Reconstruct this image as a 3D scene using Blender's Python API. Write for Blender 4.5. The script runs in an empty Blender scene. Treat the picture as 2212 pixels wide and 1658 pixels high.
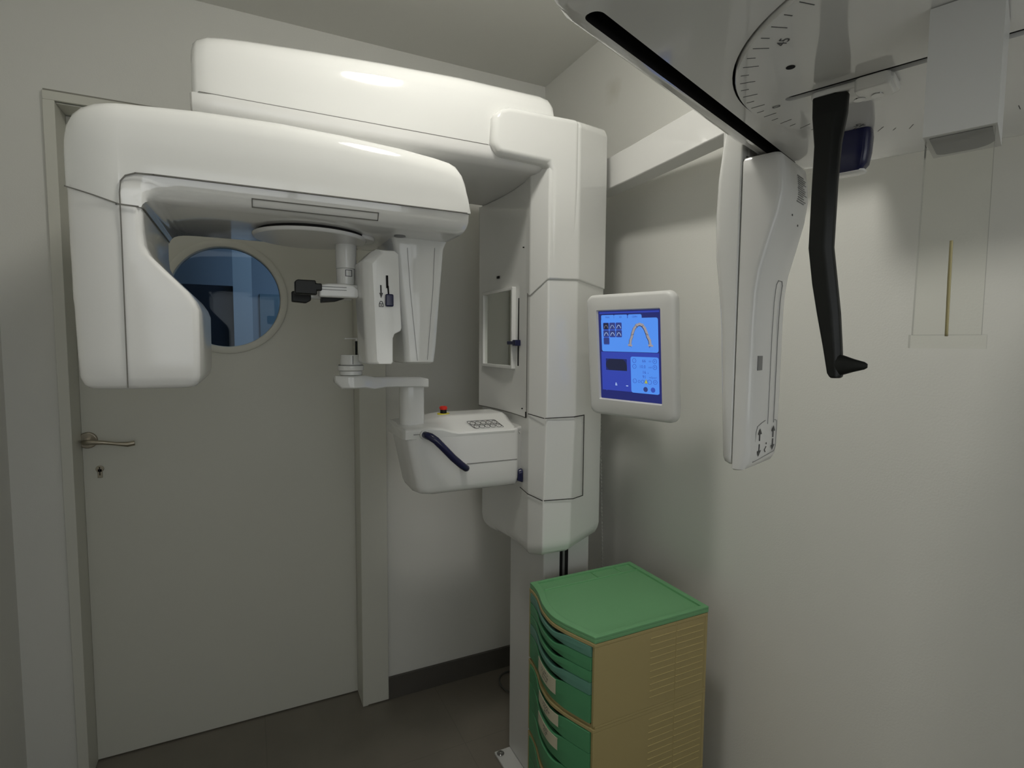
import bpy, bmesh, math, random
from mathutils import Vector, Matrix
from math import sin, cos, pi, radians, tan
random.seed(4)
scene = bpy.context.scene
COL = scene.collection

# ------------------------------------------------------------ camera, world, light, exposure
F_PX, YAW, PIT, ROL = 1167.56, .455393, -.0729968, .00759697
CAM = Vector((-1.09410, -1.94139, 1.335))
fw = Vector((sin(YAW)*cos(PIT), cos(YAW)*cos(PIT), sin(PIT)))
rt = Vector((cos(YAW), -sin(YAW), 0)); up = rt.cross(fw)
R2 = rt*cos(ROL)+up*sin(ROL); U2 = -rt*sin(ROL)+up*cos(ROL)
cd = bpy.data.cameras.new('camera'); cam = bpy.data.objects.new('camera', cd); COL.objects.link(cam)
cd.sensor_width = 36; cd.sensor_fit = 'HORIZONTAL'; cd.lens = F_PX/2212*36
cd.clip_start = .01
cam.matrix_world = Matrix(((R2.x, U2.x, -fw.x, CAM.x), (R2.y, U2.y, -fw.y, CAM.y), (R2.z, U2.z, -fw.z, CAM.z), (0, 0, 0, 1)))
scene.camera = cam
w = bpy.data.worlds.new('world'); scene.world = w; w.use_nodes = True
w.node_tree.nodes['Background'].inputs[0].default_value = (.5, .55, .6, 1)
w.node_tree.nodes['Background'].inputs[1].default_value = .0
vs = scene.view_settings
vs.view_transform = 'Standard'; vs.look = 'None'; vs.gamma = 1; vs.use_curve_mapping = False
vs.exposure = 0.1
LAMP_STRENGTH = 63.0      # the ceiling lamp's diffuser
LAMP = Vector((-.72, -1.17, 2.359))
CORRIDOR_W = 5.0
FILL_L = 1.35           # glowing pane added on the wall behind the camera for fill

# ------------------------------------------------------------ materials
def s2l(c): return tuple((x/12.92 if x <= .04045 else ((x+.055)/1.055)**2.4) for x in c)
def mat(name, rgb, rough=.5, metal=0, spec=.5, bump=0, bscale=200, noise=0, nscale=8, emit=None, estr=0, coat=0):
    m = bpy.data.materials.new(name); m.use_nodes = True
    nt = m.node_tree; b = nt.nodes['Principled BSDF']
    b.inputs['Base Color'].default_value = (*rgb, 1); b.inputs['Roughness'].default_value = rough
    b.inputs['Metallic'].default_value = metal; b.inputs['Specular IOR Level'].default_value = spec
    b.inputs['Coat Weight'].default_value = coat; b.inputs['Coat Roughness'].default_value = .04
    tc = nt.nodes.new('ShaderNodeTexCoord')
    if noise:
        n = nt.nodes.new('ShaderNodeTexNoise'); n.inputs['Scale'].default_value = nscale; n.inputs['Detail'].default_value = 5
        nt.links.new(tc.outputs['Object'], n.inputs['Vector'])
        r = nt.nodes.new('ShaderNodeMapRange'); r.inputs[3].default_value = 1-noise; r.inputs[4].default_value = 1+noise
        nt.links.new(n.outputs[0], r.inputs[0])
        x = nt.nodes.new('ShaderNodeVectorMath'); x.operation = 'SCALE'; x.inputs[0].default_value = rgb
        nt.links.new(r.outputs[0], x.inputs['Scale']); nt.links.new(x.outputs[0], b.inputs['Base Color'])
    if bump:
        n = nt.nodes.new('ShaderNodeTexNoise'); n.inputs['Scale'].default_value = bscale; n.inputs['Detail'].default_value = 3
        nt.links.new(tc.outputs['Object'], n.inputs['Vector'])
        bp = nt.nodes.new('ShaderNodeBump'); bp.inputs['Strength'].default_value = bump; bp.inputs['Distance'].default_value = .001
        nt.links.new(n.outputs[0], bp.inputs['Height']); nt.links.new(bp.outputs[0], b.inputs['Normal'])
    if emit:
        b.inputs['Emission Color'].default_value = (*emit, 1); b.inputs['Emission Strength'].default_value = estr
    return m
WALL = (.755, .75, .705)
M = dict(
    wall=mat('painted_wall', WALL, .75, bump=.25, bscale=260, noise=.03, nscale=3, spec=.3),
    ceiling=mat('ceiling_paint', (.78, .775, .73), .8, bump=.15, noise=.02, nscale=3, spec=.3),
    door=mat('door_lacquer', (.68, .675, .605), .42, bump=.05, spec=.4),
    base=mat('skirting_tile', (.10, .092, .082), .45, noise=.1),
    white=mat('white_plastic', (.78, .78, .755), .08, spec=.5),
    lower=mat('white_plastic_lower', (.77, .765, .745), .16, spec=.5),
    glossy=mat('white_lacquer', (.80, .795, .77), .07, spec=.7, coat=.4),
    seam=mat('panel_gap', (.17, .165, .15), .8),
    holder=mat('grey_white_holder', (.56, .56, .54), .3),
    rim=mat('white_rubber', (.72, .72, .70), .4),
    gap=mat('cover_gap', (.035, .033, .03), .8),
    dark=mat('slot_black', (.012, .011, .011), .7, spec=.2),
    black=mat('black_plastic', (.008, .009, .008), .42, spec=.3),
    navy=mat('navy_plastic', (.010, .012, .055), .20, spec=.5),
    greyb=mat('grey_plastic', (.20, .20, .20), .4),
    print=mat('grey_print', (.07, .07, .07), .6),
    print2=mat('fine_print', (.30, .30, .29), .6),
    steel=mat('brushed_steel', (.42, .38, .31), .32, metal=1),
    chrome=mat('bolt_steel', (.5, .5, .5), .2, metal=1),
    mirror=mat('mirror_silver', (.80, .82, .78), .02, metal=1),
    red=mat('red_button', (.65, .02, .01), .3),
    yellow=mat('yellow_disc', (.70, .60, .03), .5),
    green=mat('green_plastic', (.165, .39, .185), .45, spec=.35, bump=.08, bscale=900),
    green2=mat('green_drawer', (.085, .300, .140), .38, spec=.4),
    teal=mat('teal_drawer', (.120, .290, .220), .38, spec=.4),
    beige=mat('beige_plastic', (.42, .34, .155), .5, spec=.35, bump=.1, bscale=900),
    inside=mat('drawer_inside', (.02, .045, .025), .8),
    paper=mat('paper_label', (.58, .54, .40), .8),
    cable=mat('cable', (.10, .10, .095), .6),
    chain=mat('chain_plastic', (.55, .55, .50), .5),
    skin=mat('clear_edge', (.36, .37, .34), .35),
    rod=mat('brass_rod', (.42, .36, .18), .4, metal=.3),
    post=mat('white_painted_steel', (.66, .66, .64), .38, spec=.5),
)
def emis(name, srgb, k=.84):
    c = s2l(srgb)
    m = mat(name, (0.02, .02, .03), .15, spec=.3, emit=c, estr=k)
    return m
def acrylic(name, tint, gloss):
    m = bpy.data.materials.new(name); m.use_nodes = True; nt = m.node_tree
    for n in list(nt.nodes): nt.nodes.remove(n)
    o = nt.nodes.new('ShaderNodeOutputMaterial'); mx = nt.nodes.new('ShaderNodeMixShader')
    t = nt.nodes.new('ShaderNodeBsdfTransparent'); g = nt.nodes.new('ShaderNodeBsdfGlossy')
    f = nt.nodes.new('ShaderNodeFresnel'); f.inputs[0].default_value = 1.45
    mu = nt.nodes.new('ShaderNodeMath'); mu.operation = 'MULTIPLY'; mu.inputs[1].default_value = gloss
    t.inputs[0].default_value = (*tint, 1); g.inputs['Roughness'].default_value = .02
    nt.links.new(f.outputs[0], mu.inputs[0]); nt.links.new(mu.outputs[0], mx.inputs[0])
    nt.links.new(t.outputs[0], mx.inputs[1]); nt.links.new(g.outputs[0], mx.inputs[2]); nt.links.new(mx.outputs[0], o.inputs[0])
    return m
M['acrylic'] = acrylic('clear_acrylic', (.985, .987, .975), .7)
M['acredge'] = acrylic('acrylic_edge', (.40, .41, .37), 1.0)
M['pane'] = acrylic('lead_glass', (.78, .86, .93), .40)

# tiled stone floor
m = bpy.data.materials.new('stone_floor_tile'); m.use_nodes = True; nt = m.node_tree; b = nt.nodes['Principled BSDF']
tc = nt.nodes.new('ShaderNodeTexCoord'); br = nt.nodes.new('ShaderNodeTexBrick'); mp = nt.nodes.new('ShaderNodeMapping')
mp.inputs['Location'].default_value = (.47, .33, 0)
br.offset = 0; br.inputs['Scale'].default_value = 1; br.inputs['Mortar Size'].default_value = .0018; br.inputs['Brick Width'].default_value = .6; br.inputs['Row Height'].default_value = .6
br.inputs['Color1'].default_value = (.215, .192, .158, 1); br.inputs['Color2'].default_value = (.205, .184, .152, 1); br.inputs['Mortar'].default_value = (.185, .165, .137, 1)
nz = nt.nodes.new('ShaderNodeTexNoise'); nz.inputs['Scale'].default_value = 5; nz.inputs['Detail'].default_value = 8
mr = nt.nodes.new('ShaderNodeMapRange'); mr.inputs[3].default_value = .8; mr.inputs[4].default_value = 1.2
vm = nt.nodes.new('ShaderNodeVectorMath'); vm.operation = 'SCALE'
nt.links.new(tc.outputs['Object'], mp.inputs[0]); nt.links.new(mp.outputs[0], br.inputs[0]); nt.links.new(tc.outputs['Object'], nz.inputs[0])
nt.links.new(nz.outputs[0], mr.inputs[0]); nt.links.new(br.outputs[0], vm.inputs[0]); nt.links.new(mr.outputs[0], vm.inputs['Scale'])
nt.links.new(vm.outputs[0], b.inputs['Base Color']); b.inputs['Roughness'].default_value = .38
M['floor'] = m

# right wall paint carries one faint damp stain high up near the corner
m = mat('painted_wall_stained', WALL, .75, bump=.25, bscale=260, spec=.3); nt = m.node_tree; b = nt.nodes['Principled BSDF']
tc = nt.nodes.new('ShaderNodeTexCoord'); vmn = nt.nodes.new('ShaderNodeVectorMath'); vmn.operation = 'DISTANCE'
vmn.inputs[1].default_value = (0, -.44, 2.165)
nn = nt.nodes.new('ShaderNodeTexNoise'); nn.inputs['Scale'].default_value = 22
add = nt.nodes.new('ShaderNodeMath'); add.operation = 'MULTIPLY_ADD'; add.inputs[1].default_value = .05
rr = nt.nodes.new('ShaderNodeMapRange'); rr.inputs[1].default_value = .035; rr.inputs[2].default_value = .075; rr.inputs[3].default_value = .26; rr.inputs[4].default_value = 0
mixc = nt.nodes.new('ShaderNodeMix'); mixc.data_type = 'RGBA'; mixc.inputs[6].default_value = (*WALL, 1); mixc.inputs[7].default_value = (.42, .38, .26, 1)
nt.links.new(tc.outputs['Object'], vmn.inputs[0]); nt.links.new(tc.outputs['Object'], nn.inputs[0])
nt.links.new(nn.outputs[0], add.inputs[0]); nt.links.new(vmn.outputs['Value'], add.inputs[2]); nt.links.new(add.outputs[0], rr.inputs[0])
nt.links.new(rr.outputs[0], mixc.inputs[0]); nt.links.new(mixc.outputs[2], b.inputs['Base Color'])
M['wallr'] = m

# ------------------------------------------------------------ mesh helpers
class MB:
    """collects shapes; build() links them as ONE mesh object"""
    def __init__(s): s.v = []; s.f = []; s.m = []
    def add(s, vs_, fs, mi=0):
        o = len(s.v); s.v += [tuple(p) for p in vs_]; s.f += [tuple(i+o for i in f) for f in fs]; s.m += [mi]*len(fs); return s
    def box(s, x0, x1, y0, y1, z0, z1, mi=0, T=None):
        vs_ = [Vector((x, y, z)) for z in (z0, z1) for y in (y0, y1) for x in (x0, x1)]
        if T: vs_ = [T(p) for p in vs_]
        return s.add(vs_, [(0, 2, 3, 1), (4, 5, 7, 6), (0, 1, 5, 4), (2, 6, 7, 3), (0, 4, 6, 2), (1, 3, 7, 5)], mi)
    def loft(s, rings, mi=0, cap=True, close=True):
        n = len(rings[0]); vs_ = [p for r in rings for p in r]; fs = []
        for k in range(len(rings)-1):
            for i in range(n if close else n-1):
                j = (i+1) % n; fs.append((k*n+i, k*n+j, (k+1)*n+j, (k+1)*n+i))
        if cap: fs.append(tuple(range(n))[::-1]); fs.append(tuple((len(rings)-1)*n+i for i in range(n)))
        return s.add(vs_, fs, mi)
    def prism(s, pts, ax, a, b, mi=0, T=None):
        def mk(p, c):
            q = {'X': (c, p[0], p[1]), 'Y': (p[0], c, p[1]), 'Z': (p[0], p[1], c)}[ax]
            return T(Vector(q)) if T else q
        return s.loft([[mk(p, a) for p in pts], [mk(p, b) for p in pts]], mi)
    def cyl(s, p0, p1, r0, r1=None, n=32, mi=0, cap=True):
        p0 = Vector(p0); p1 = Vector(p1); r1 = r0 if r1 is None else r1
        d = (p1-p0).normalized(); a = d.orthogonal().normalized(); b_ = d.cross(a)
        rg = lambda p, r: [p+a*r*cos(2*pi*i/n)+b_*r*sin(2*pi*i/n) for i in range(n)]
        return s.loft([rg(p0, r0), rg(p1, r1)], mi, cap)
    def tube(s, pts, r, n=12, mi=0, sx=1):
        pts = [Vector(p) for p in pts]; rings = []; rr_ = r if hasattr(r, '__len__') else [r]*len(pts); a = None
        for i, p in enumerate(pts):
            d = (pts[min(i+1, len(pts)-1)]-pts[max(i-1, 0)]).normalized()
            if a is None: a = d.orthogonal().normalized()
            a = (a-d*a.dot(d)).normalized(); b_ = d.cross(a)
            rings.append([p+a*rr_[i]*cos(2*pi*k/n)*sx+b_*rr_[i]*sin(2*pi*k/n) for k in range(n)])
        return s.loft(rings, mi)
    def build(s, name, mats, parent=None, bevel=0, seg=3, lim=30, smooth=True, sub=0):
        me = bpy.data.meshes.new(name); me.from_pydata(s.v, [], s.f)
        mats = mats if isinstance(mats, (list, tuple)) else [mats]
        for k in mats: me.materials.append(M[k] if isinstance(k, str) else k)
        for p, k in zip(me.polygons, s.m): p.material_index = k
        bm = bmesh.new(); bm.from_mesh(me); bmesh.ops.recalc_face_normals(bm, faces=bm.faces); bm.to_mesh(me); bm.free()
        o = bpy.data.objects.new(name, me); COL.objects.link(o)
        if smooth:
            for p in me.polygons: p.use_smooth = True
        if bevel:
            bv = o.modifiers.new('bevel', 'BEVEL'); bv.width = bevel; bv.segments = seg; bv.limit_method = 'ANGLE'; bv.angle_limit = radians(lim)
            bv.use_clamp_overlap = True; bv.harden_normals = False
            wn = o.modifiers.new('wn', 'WEIGHTED_NORMAL'); wn.keep_sharp = True; wn.weight = 50
        elif smooth:
            me.set_sharp_from_angle(angle=radians(lim))
        if sub:
            o.modifiers.new('sub', 'SUBSURF').levels = sub; o.modifiers['sub'].render_levels = sub
        if parent: adopt(o, parent)
        return o
def world_loc(o):
    return Vector(o['_w'])
def adopt(o, parent):
    o.parent = parent
    base = Vector((0, 0, 0)); p = parent
    while p: base += Vector(p.location); p = p.parent
    o.matrix_parent_inverse = Matrix.Translation(-base) if parent.parent is None else Matrix.Translation(Vector((0, 0, 0)))
    return o
def thing(name, loc, label, cat, group=None):
    o = bpy.data.objects.new(name, None); o.empty_display_size = .1; COL.objects.link(o); o.location = loc
    o['label'] = label; o['category'] = cat
    if group: o['group'] = group
    return o
def tag(o, label, cat, group=None):
    o['label'] = label; o['category'] = cat
    if group: o['group'] = group
    return o
def structure(o): o['kind'] = 'structure'; return o
def rrect(x0, x1, y0, y1, r, n=5):
    r = r if hasattr(r, '__len__') else [r]*4       # corners: (x1,y1) (x0,y1) (x0,y0) (x1,y0)
    out = []
    for (cx, cy, a0), q in zip(((x1, y1, 0), (x0, y1, 90), (x0, y0, 180), (x1, y0, 270)), r):
        sx = -1 if cx == x1 else 1; sy = -1 if cy == y1 else 1
        for i in range(n+1):
            a = radians(a0+90*i/n); out.append((cx+sx*q+q*cos(a), cy+sy*q+q*sin(a)))
    return out
def strip(path, nrm, w, t=.0006, mb=None, mi=0):
    """thin flat strip of width w lying on a surface of normal nrm along a 3-D path"""
    mb = mb or MB(); nrm = Vector(nrm).normalized(); path = [Vector(p) for p in path]
    for a, b_ in zip(path, path[1:]):
        d = (b_-a); L = d.length
        if L < 1e-6: continue
        d /= L; s_ = nrm.cross(d)*w/2; e = d*w*.35
        a2 = a-e; b2 = b_+e
        vs_ = [a2-s_-nrm*.0004, a2+s_-nrm*.0004, b2+s_-nrm*.0004, b2-s_-nrm*.0004]
        vs_ += [p+nrm*(t+.0004) for p in vs_]
        mb.add(vs_, [(0, 1, 2, 3), (7, 6, 5, 4), (0, 4, 5, 1), (1, 5, 6, 2), (2, 6, 7, 3), (3, 7, 4, 0)], mi)
    return mb
def text_mesh(s, size, origin, ax, ay, mb, mi=0, align='CENTER', t=.0002):
    """append the outline of real lettering to mb, on the plane spanned by ax, ay at origin"""
    cu = bpy.data.curves.new('lettering', 'FONT'); cu.body = s; cu.size = size; cu.align_x = align; cu.align_y = 'CENTER'; cu.resolution_u = 2
    o = bpy.data.objects.new('lettering', cu); COL.objects.link(o)
    dg = bpy.context.evaluated_depsgraph_get(); me = bpy.data.meshes.new_from_object(o.evaluated_get(dg))
    ax = Vector(ax).normalized(); ay = Vector(ay).normalized(); n = ax.cross(ay); O = Vector(origin)
    mb.add([O+ax*v.co.x+ay*v.co.y+n*t for v in me.vertices], [tuple(p.vertices) for p in me.polygons], mi)
    bpy.data.objects.remove(o); bpy.data.meshes.remove(me); bpy.data.curves.remove(cu)
    return mb

# ------------------------------------------------------------ the room
XL, YB, ZC = -1.70, -3.1, 2.359
structure(MB().box(XL-.2, .15, YB-.15, .012+.15, -.1, 0).build('floor', 'floor', smooth=False))
structure(MB().box(XL-.2, .15, YB-.15, .15, ZC, ZC+.1).build('ceiling', 'ceiling', smooth=False))
structure(MB().box(0, .15, YB-.1, .15, 0, ZC).build('wall_right', 'wallr', smooth=False))
structure(MB().box(XL-.15, XL, YB-.1, .15, 0, ZC).build('wall_left', 'wall', smooth=False))
structure(MB().box(XL, 0, YB-.15, YB, 0, ZC).build('wall_behind', 'wall', smooth=False))
DX0, DX1, DZ = -1.554, -.744, 1.996
wb = MB().box(XL, DX0-.005, .012, .16, 0, ZC).box(DX1+.005, 0, .012, .16, 0, ZC).box(DX0-.005, DX1+.005, .012, .16, DZ+.005, ZC)
structure(wb.build('wall_back', 'wall', smooth=False))
# skirting of dark stone, with a lighter sliver of grout above it
structure(MB().box(-.649, -.012, 0, .011, 0, .084).build('baseboard_back', 'base', smooth=False))
structure(MB().box(-.0105, 0, -3.0, .0, 0, .084).build('baseboard_right', 'base', smooth=False))
# door frame: jambs, head, casings
fr = MB()
fr.box(-1.581, DX0, .000, .13, 0, DZ).box(-1.581, DX1+.095, .000, .0115, DZ, 2.020).box(DX0, DX1, .012, .13, DZ-.004, DZ)
fr.box(DX1, DX1+.02, .0, .13, 0, DZ).box(DX1+.001, -.649, -.002, .0115, 0.004, 2.020)
tr = structure(fr.build('trim_1', 'door', bevel=.0015, seg=2, lim=60))
MB().box(-1.581, -.649, .0105, .0125, 2.0201, 2.0275).build('frame_joint_shadow', mat('joint_shadow_gap', (.30, .29, .25), .8), tr, smooth=False)  # grey strip carrying the shadow line of the joint above the casing

# door leaf with its round viewing window
CX, CZ, CR = -1.150, 1.484, .164
def leaf():
    mb = MB(); y0, y1 = .10, .14; n = 64
    out = []
    x0, x1, z0, z1 = DX0+.0006, DX1-.0006, .005, DZ-.0055
    for i in range(n):
        a = 2*pi*i/n; dx, dz = cos(a), sin(a)
        t = min(((x1-CX) if dx > 0 else (x0-CX))/dx if abs(dx) > 1e-9 else 9, ((z1-CZ) if dz > 0 else (z0-CZ))/dz if abs(dz) > 1e-9 else 9)
        out.append((CX+dx*t, CZ+dz*t))
    for c in ((x0, z0), (x1, z0), (x1, z1), (x0, z1)):   # snap the nearest ray to each corner
        k = min(range(n), key=lambda i: (out[i][0]-c[0])**2+(out[i][1]-c[1])**2); out[k] = c
    inn = [(CX+CR*cos(2*pi*i/n), CZ+CR*sin(2*pi*i/n)) for i in range(n)]
    R = [[(p[0], y0, p[1]) for p in inn], [(p[0], y0, p[1]) for p in out], [(p[0], y1, p[1]) for p in out], [(p[0], y1, p[1]) for p in inn]]
    mb.loft(R+[R[0]], cap=False)
    return mb
door = structure(leaf().build('door_1', 'door', lim=40))
def ring(y_prof, name, m_, parent, n=72):
    rings = [[(CX+r*cos(2*pi*i/n), y, CZ+r*sin(2*pi*i/n)) for i in range(n)] for r, y in y_prof]
    mb = MB().loft(rings, cap=False); return mb.build(name, m_, parent, lim=50)
ring([(.187, .100), (.186, .094), (.183, .0925), (.170, .0925), (.165, .095), (.163, .110)], 'window_ring', 'door', door)
ring([(.187, .140), (.186, .147), (.165, .147), (.163, .130)], 'window_ring', 'door', door)
MB().cyl((CX, .112, CZ), (CX, .118, CZ), .1645, n=72).build('glass_pane', 'pane', door)
hd = MB().cyl((-1.539, .0995, 1.033), (-1.539, .091, 1.033), .026, .024).build('handle_rose', 'steel', door, bevel=.002)
MB().tube([(-1.539, .092, 1.033), (-1.539, .055, 1.034), (-1.536, .047, 1.034), (-1.525, .045, 1.034), (-1.49, .045, 1.031), (-1.46, .046, 1.025), (-1.430, .046, 1.021), (-1.412, .047, 1.024)],
          [.008, .008, .0085, .0085, .006, .0055, .008, .0075], 12).build('lever_handle', 'steel', hd, lim=60)
kh = MB().cyl((-1.5125, .0995, .942), (-1.5125, .0955, .942), .0105, n=24).box(-1.5185, -1.5065, .0955, .0995, .914, .942).build('lock_cylinder', 'steel', door, bevel=.001)
MB().box(-1.5137, -1.5113, .0948, .0957, .922, .948).build('keyway', 'dark', kh)

# the corridor beyond the glass, lit by bluish daylight
co = MB().box(-2.6, .6, 1.6, 1.7, 0, 2.5, 0).box(-2.6, .6, .20, 1.7, 2.42, 2.5, 0).box(-2.6, .6, .20, 1.7, -.1, 0, 0).box(-2.7, -2.6, .20, 1.7, 0, 2.5, 0).box(.6, .7, .20, 1.7, 0, 2.5, 0)
M['cw'] = mat('corridor_wall', (.50, .55, .60), .8)
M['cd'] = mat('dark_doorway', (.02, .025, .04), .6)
M['cl'] = mat('corridor_frame', (.74, .78, .80), .5)
structure(co.build('wall_corridor', 'cw', smooth=False))
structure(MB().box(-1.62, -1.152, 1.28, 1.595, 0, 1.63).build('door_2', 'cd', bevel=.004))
structure(MB().box(-1.152, -1.063, 1.24, 1.30, 0, 2.40).build('trim_2', 'cl', smooth=False))
structure(MB().box(-1.02, -.40, 1.585, 1.598, 1.28, 1.62).build('window_2', mat('corridor_pane', (.30, .40, .44), .4), smooth=False))
ld = bpy.data.lights.new('corridor_daylight', 'AREA'); ld.shape = 'RECTANGLE'; ld.size = .6; ld.size_y = .4; ld.energy = CORRIDOR_W; ld.color = (.58, .77, 1)
lo = bpy.data.objects.new('corridor_daylight', ld); COL.objects.link(lo); lo.location = (-.35, .7, 2.36)

# glowing pane and its frame, added behind the camera as fill light
M['fillglow'] = mat('fill_glow', (.6, .6, .6), .6, emit=(.93, .97, 1.0), estr=FILL_L)
structure(MB().box(-1.50, -.20, YB+.0005, YB+.012, .95, 2.10).build('fill_pane', 'fillglow', smooth=False))
wf = MB()
for a in ((-1.55, -1.50, .90, 2.15), (-.20, -.15, .90, 2.15), (-1.50, -.20, .90, .95), (-1.50, -.20, 2.10, 2.15), (-.87, -.83, .95, 2.10)): wf.box(a[0], a[1], YB+.0005, YB+.04, a[2], a[3])
structure(wf.build('fill_pane_trim', 'door', smooth=False))
# ceiling lamp (just above the frame)
lamp = thing('ceiling_lamp', LAMP, 'round white surface-mounted ceiling lamp above the machine', 'lamp')
MB().cyl(LAMP-Vector((0, 0, .001)), LAMP-Vector((0, 0, .03)), .100, n=48).build('lamp_base', 'white', lamp, bevel=.004)
r_ = [[(LAMP.x+r*cos(2*pi*i/48), LAMP.y+r*sin(2*pi*i/48), LAMP.z-.0305-h) for i in range(48)] for r, h in ((.088, 0), (.087, .012), (.078, .024), (.052, .034), (.022, .038), (.006, .039))]
M['lampglow'] = mat('lamp_glow', (.8, .8, .78), .4, emit=(1, .975, .905), estr=LAMP_STRENGTH)
MB().loft(r_).build('lamp_diffuser', 'lampglow', lamp, lim=80)

# ------------------------------------------------------------ the panoramic x-ray machine
X = thing('panoramic_xray_machine', (-.27, -.52, 0), 'large white dental panoramic x-ray machine with blue handles standing in the corner', 'x-ray machine')
# floor plate and post
bp_ = MB().box(-.402, -.125, -.69, -.419, 0.0005, .010).build('base_plate', 'post', X, bevel=.002)
MB().cyl((-.388, -.436, .010), (-.388, -.436, .013), .012, n=24).cyl((-.388, -.436, .013), (-.388, -.436, .019), .007, .005, n=16).build('bolt', 'chrome', bp_, bevel=.001)
MB().cyl((-.388, -.670, .010), (-.388, -.670, .013), .012, n=24).cyl((-.388, -.670, .013), (-.388, -.670, .019), .007, .005, n=16).build('bolt', 'chrome', bp_, bevel=.001)
post = MB().box(-.349, -.195, -.636, -.415, .0105, 1.6).build('column_post', 'post', X, bevel=.006)
MB().box(-.297, -.270, -.6385, -.634, .012, .80).build('guide_slot', 'dark', post)
MB().box(-.289, -.282, -.6395, -.637, .012, .80).build('guide_rail', 'greyb', post)

# carriage: faceted hull
def hull(z, g=0, cs=0, bottom=0):
    lo_ = bottom
    P_ = [(-.400, -.300), (-.392, -.36), (-.388, -.46), (-.392, -.56), (-.4085, -.646), (-.390-lo_*.008, -.713), (-.302-lo_*.012, -.716), (-.168, -.645), (-.150, -.600), (-.142, -.300)]
    cx, cy = -.28, -.50
    out = []
    for x, y in P_:
        dx, dy = x-cx, y-cy; L = math.hypot(dx, dy); out.append((x+dx/L*g, y+dy/L*g, z))
    return out
zo = [0, 0, 0, .004, .014, .034, .034, .040, .030, .0]
def hb(z, g): return [(p[0], p[1], z+o_) for p, o_ in zip(hull(z, g, 0, 1), zo)]
car = MB().loft([hb(.722, -.070), hb(.724, -.045), hb(.730, -.026), hb(.740, -.012), hb(.754, -.004), hb(.772, 0), hull(.93, 0, 0, .8), hull(1.15, 0), hull(1.5, 0), hull(1.60, -.001)])
carriage = car.build('carriage_cover', 'white', X, bevel=.013, seg=4, lim=14)
# upper column cover, lapping over the lower one
def hullz(zs, g):
    r = hull(0, g); return [(p[0], p[1], z) for p, z in zip(r, zs)]
topc = MB().loft([hullz([1.50, 1.50, 1.50, 1.50, 1.462, 1.504, 1.506, 1.494, 1.494, 1.50], .004), hull(1.80, .004), hullz([1.93, 1.93, 1.92, 1.91, 1.90, 1.897, 1.899, 1.922, 1.925, 1.93], .003), hullz([1.945, 1.945, 1.935, 1.925, 1.912, 1.910, 1.914, 1.940, 1.942, 1.945], -.005), hullz([1.953, 1.953, 1.943, 1.933, 1.92, 1.917, 1.922, 1.948, 1.95, 1.953], -.022)])
top = topc.build('column_cover', 'white', X, bevel=.008, seg=3, lim=18)
# overhanging shoulder that carries the arm
shp = [(-.552, 1.822), (-.549, 1.880), (-.534, 1.902), (-.507, 1.911), (-.305, 1.916), (-.305, 1.75), (-.305, 1.508), (-.389, 1.508), (-.3885, 1.775), (-.398, 1.790), (-.535, 1.794)]
sh = MB().loft([[(x, -.7226 if z > 1.7 else -.7165, z) for x, z in shp], [(x, -.50, z) for x, z in shp]])
sho = sh.build('arm_shoulder', 'white', X, bevel=.015, seg=5, lim=35)
# seam lines of the carriage: door panel outline
sm = MB()
fL = Vector((-.4005, -.655, 0)); fc = Vector((-.3955, -.7135, 0)); fd = Vector((-.308, -.7175, 0)); fe = Vector((-.262, -.6955, 0))
def H(p, z, o=.0012): q = Vector(p); q.z = z; q.y -= o; return q
ns = (-.965, -.26, 0)
strip([(-.4105, -.648, 1.147), (-.3975, -.7125, 1.142)], ns, .002, .0012, mb=sm)
strip([(-.4055, -.592, .930), (-.4105, -.646, .926)], (-1, .1, 0), .002, mb=sm); strip([(-.4112, -.648, .926), (-.4000, -.7125, .922)], ns, .002, .0012, mb=sm)
strip([H(fc, 1.142), H(fd, 1.142)], (0, -1, 0), .0022, mb=sm)
strip([H(fd, 1.142), H(fe, 1.142)], (.4, -.92, 0), .0026, mb=sm)
strip([H(fe, 1.142), H(fe, .916)], (.4, -.92, 0), .0028, mb=sm)
strip([H(fe, .916), H(fd, .918)], (.4, -.92, 0), .0022, mb=sm)
strip([H(fd, .918), H(fc, .922)], (0, -1, 0), .0022, mb=sm)
sm.build('panel_gap', 'gap', carriage, smooth=False)
kn = MB().loft([[(-.401-d*.014+(0), -.590-a*(.026-.006*d)-.0, .965+b_*(.020-.005*d)) for a, b_ in ((-.3, -1), (.5, -1), (.5, .6), (.3, 1), (0, 1), (-.3, .5))] for d in (0, .4, 1)])
kn.build('lock_knob', 'navy', carriage, bevel=.003)
# the patient-side panel with its mirror
pn = MB(); ys = [-.285, -.33, -.40, -.46, -.52, -.58, -.627]
def bow(y): return .012*(1-((y+.456)/.171)**2)
pn.loft([[(-.4065+bow(y), y, z) for y in ys]+[(-.36, y, z) for y in reversed(ys)] for z in (1.132, 1.60, 1.7778)])
side = pn.build('side_panel', 'white', X, bevel=.003, seg=2, lim=50)
sm = MB()
yy = [-.287, -.33, -.40, -.46, -.52, -.58, -.625]
strip([(-.4068+bow(y), y, 1.133) for y in yy], (-1, 0, 0), .0025, mb=sm)
strip([(-.4065, -.6285, 1.133), (-.4065, -.6285, 1.777)], (-1, 0, 0), .0022, mb=sm)
strip([(-.4045, -.2845, 1.133), (-.4045, -.2845, 1.777)], (-1, 0, 0), .0025, mb=sm)
sm.build('panel_gap', 'seam', side, smooth=False)
sm = MB()
strip([(-.4062+bow(-.5635), -.5635, 1.276), (-.4050+bow(-.5635), -.5635, 1.464)], (-1, 0, 0), .0055, .0025, mb=sm)
sm.build('scale_slot', 'dark', side, smooth=False); sm = MB()
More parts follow.
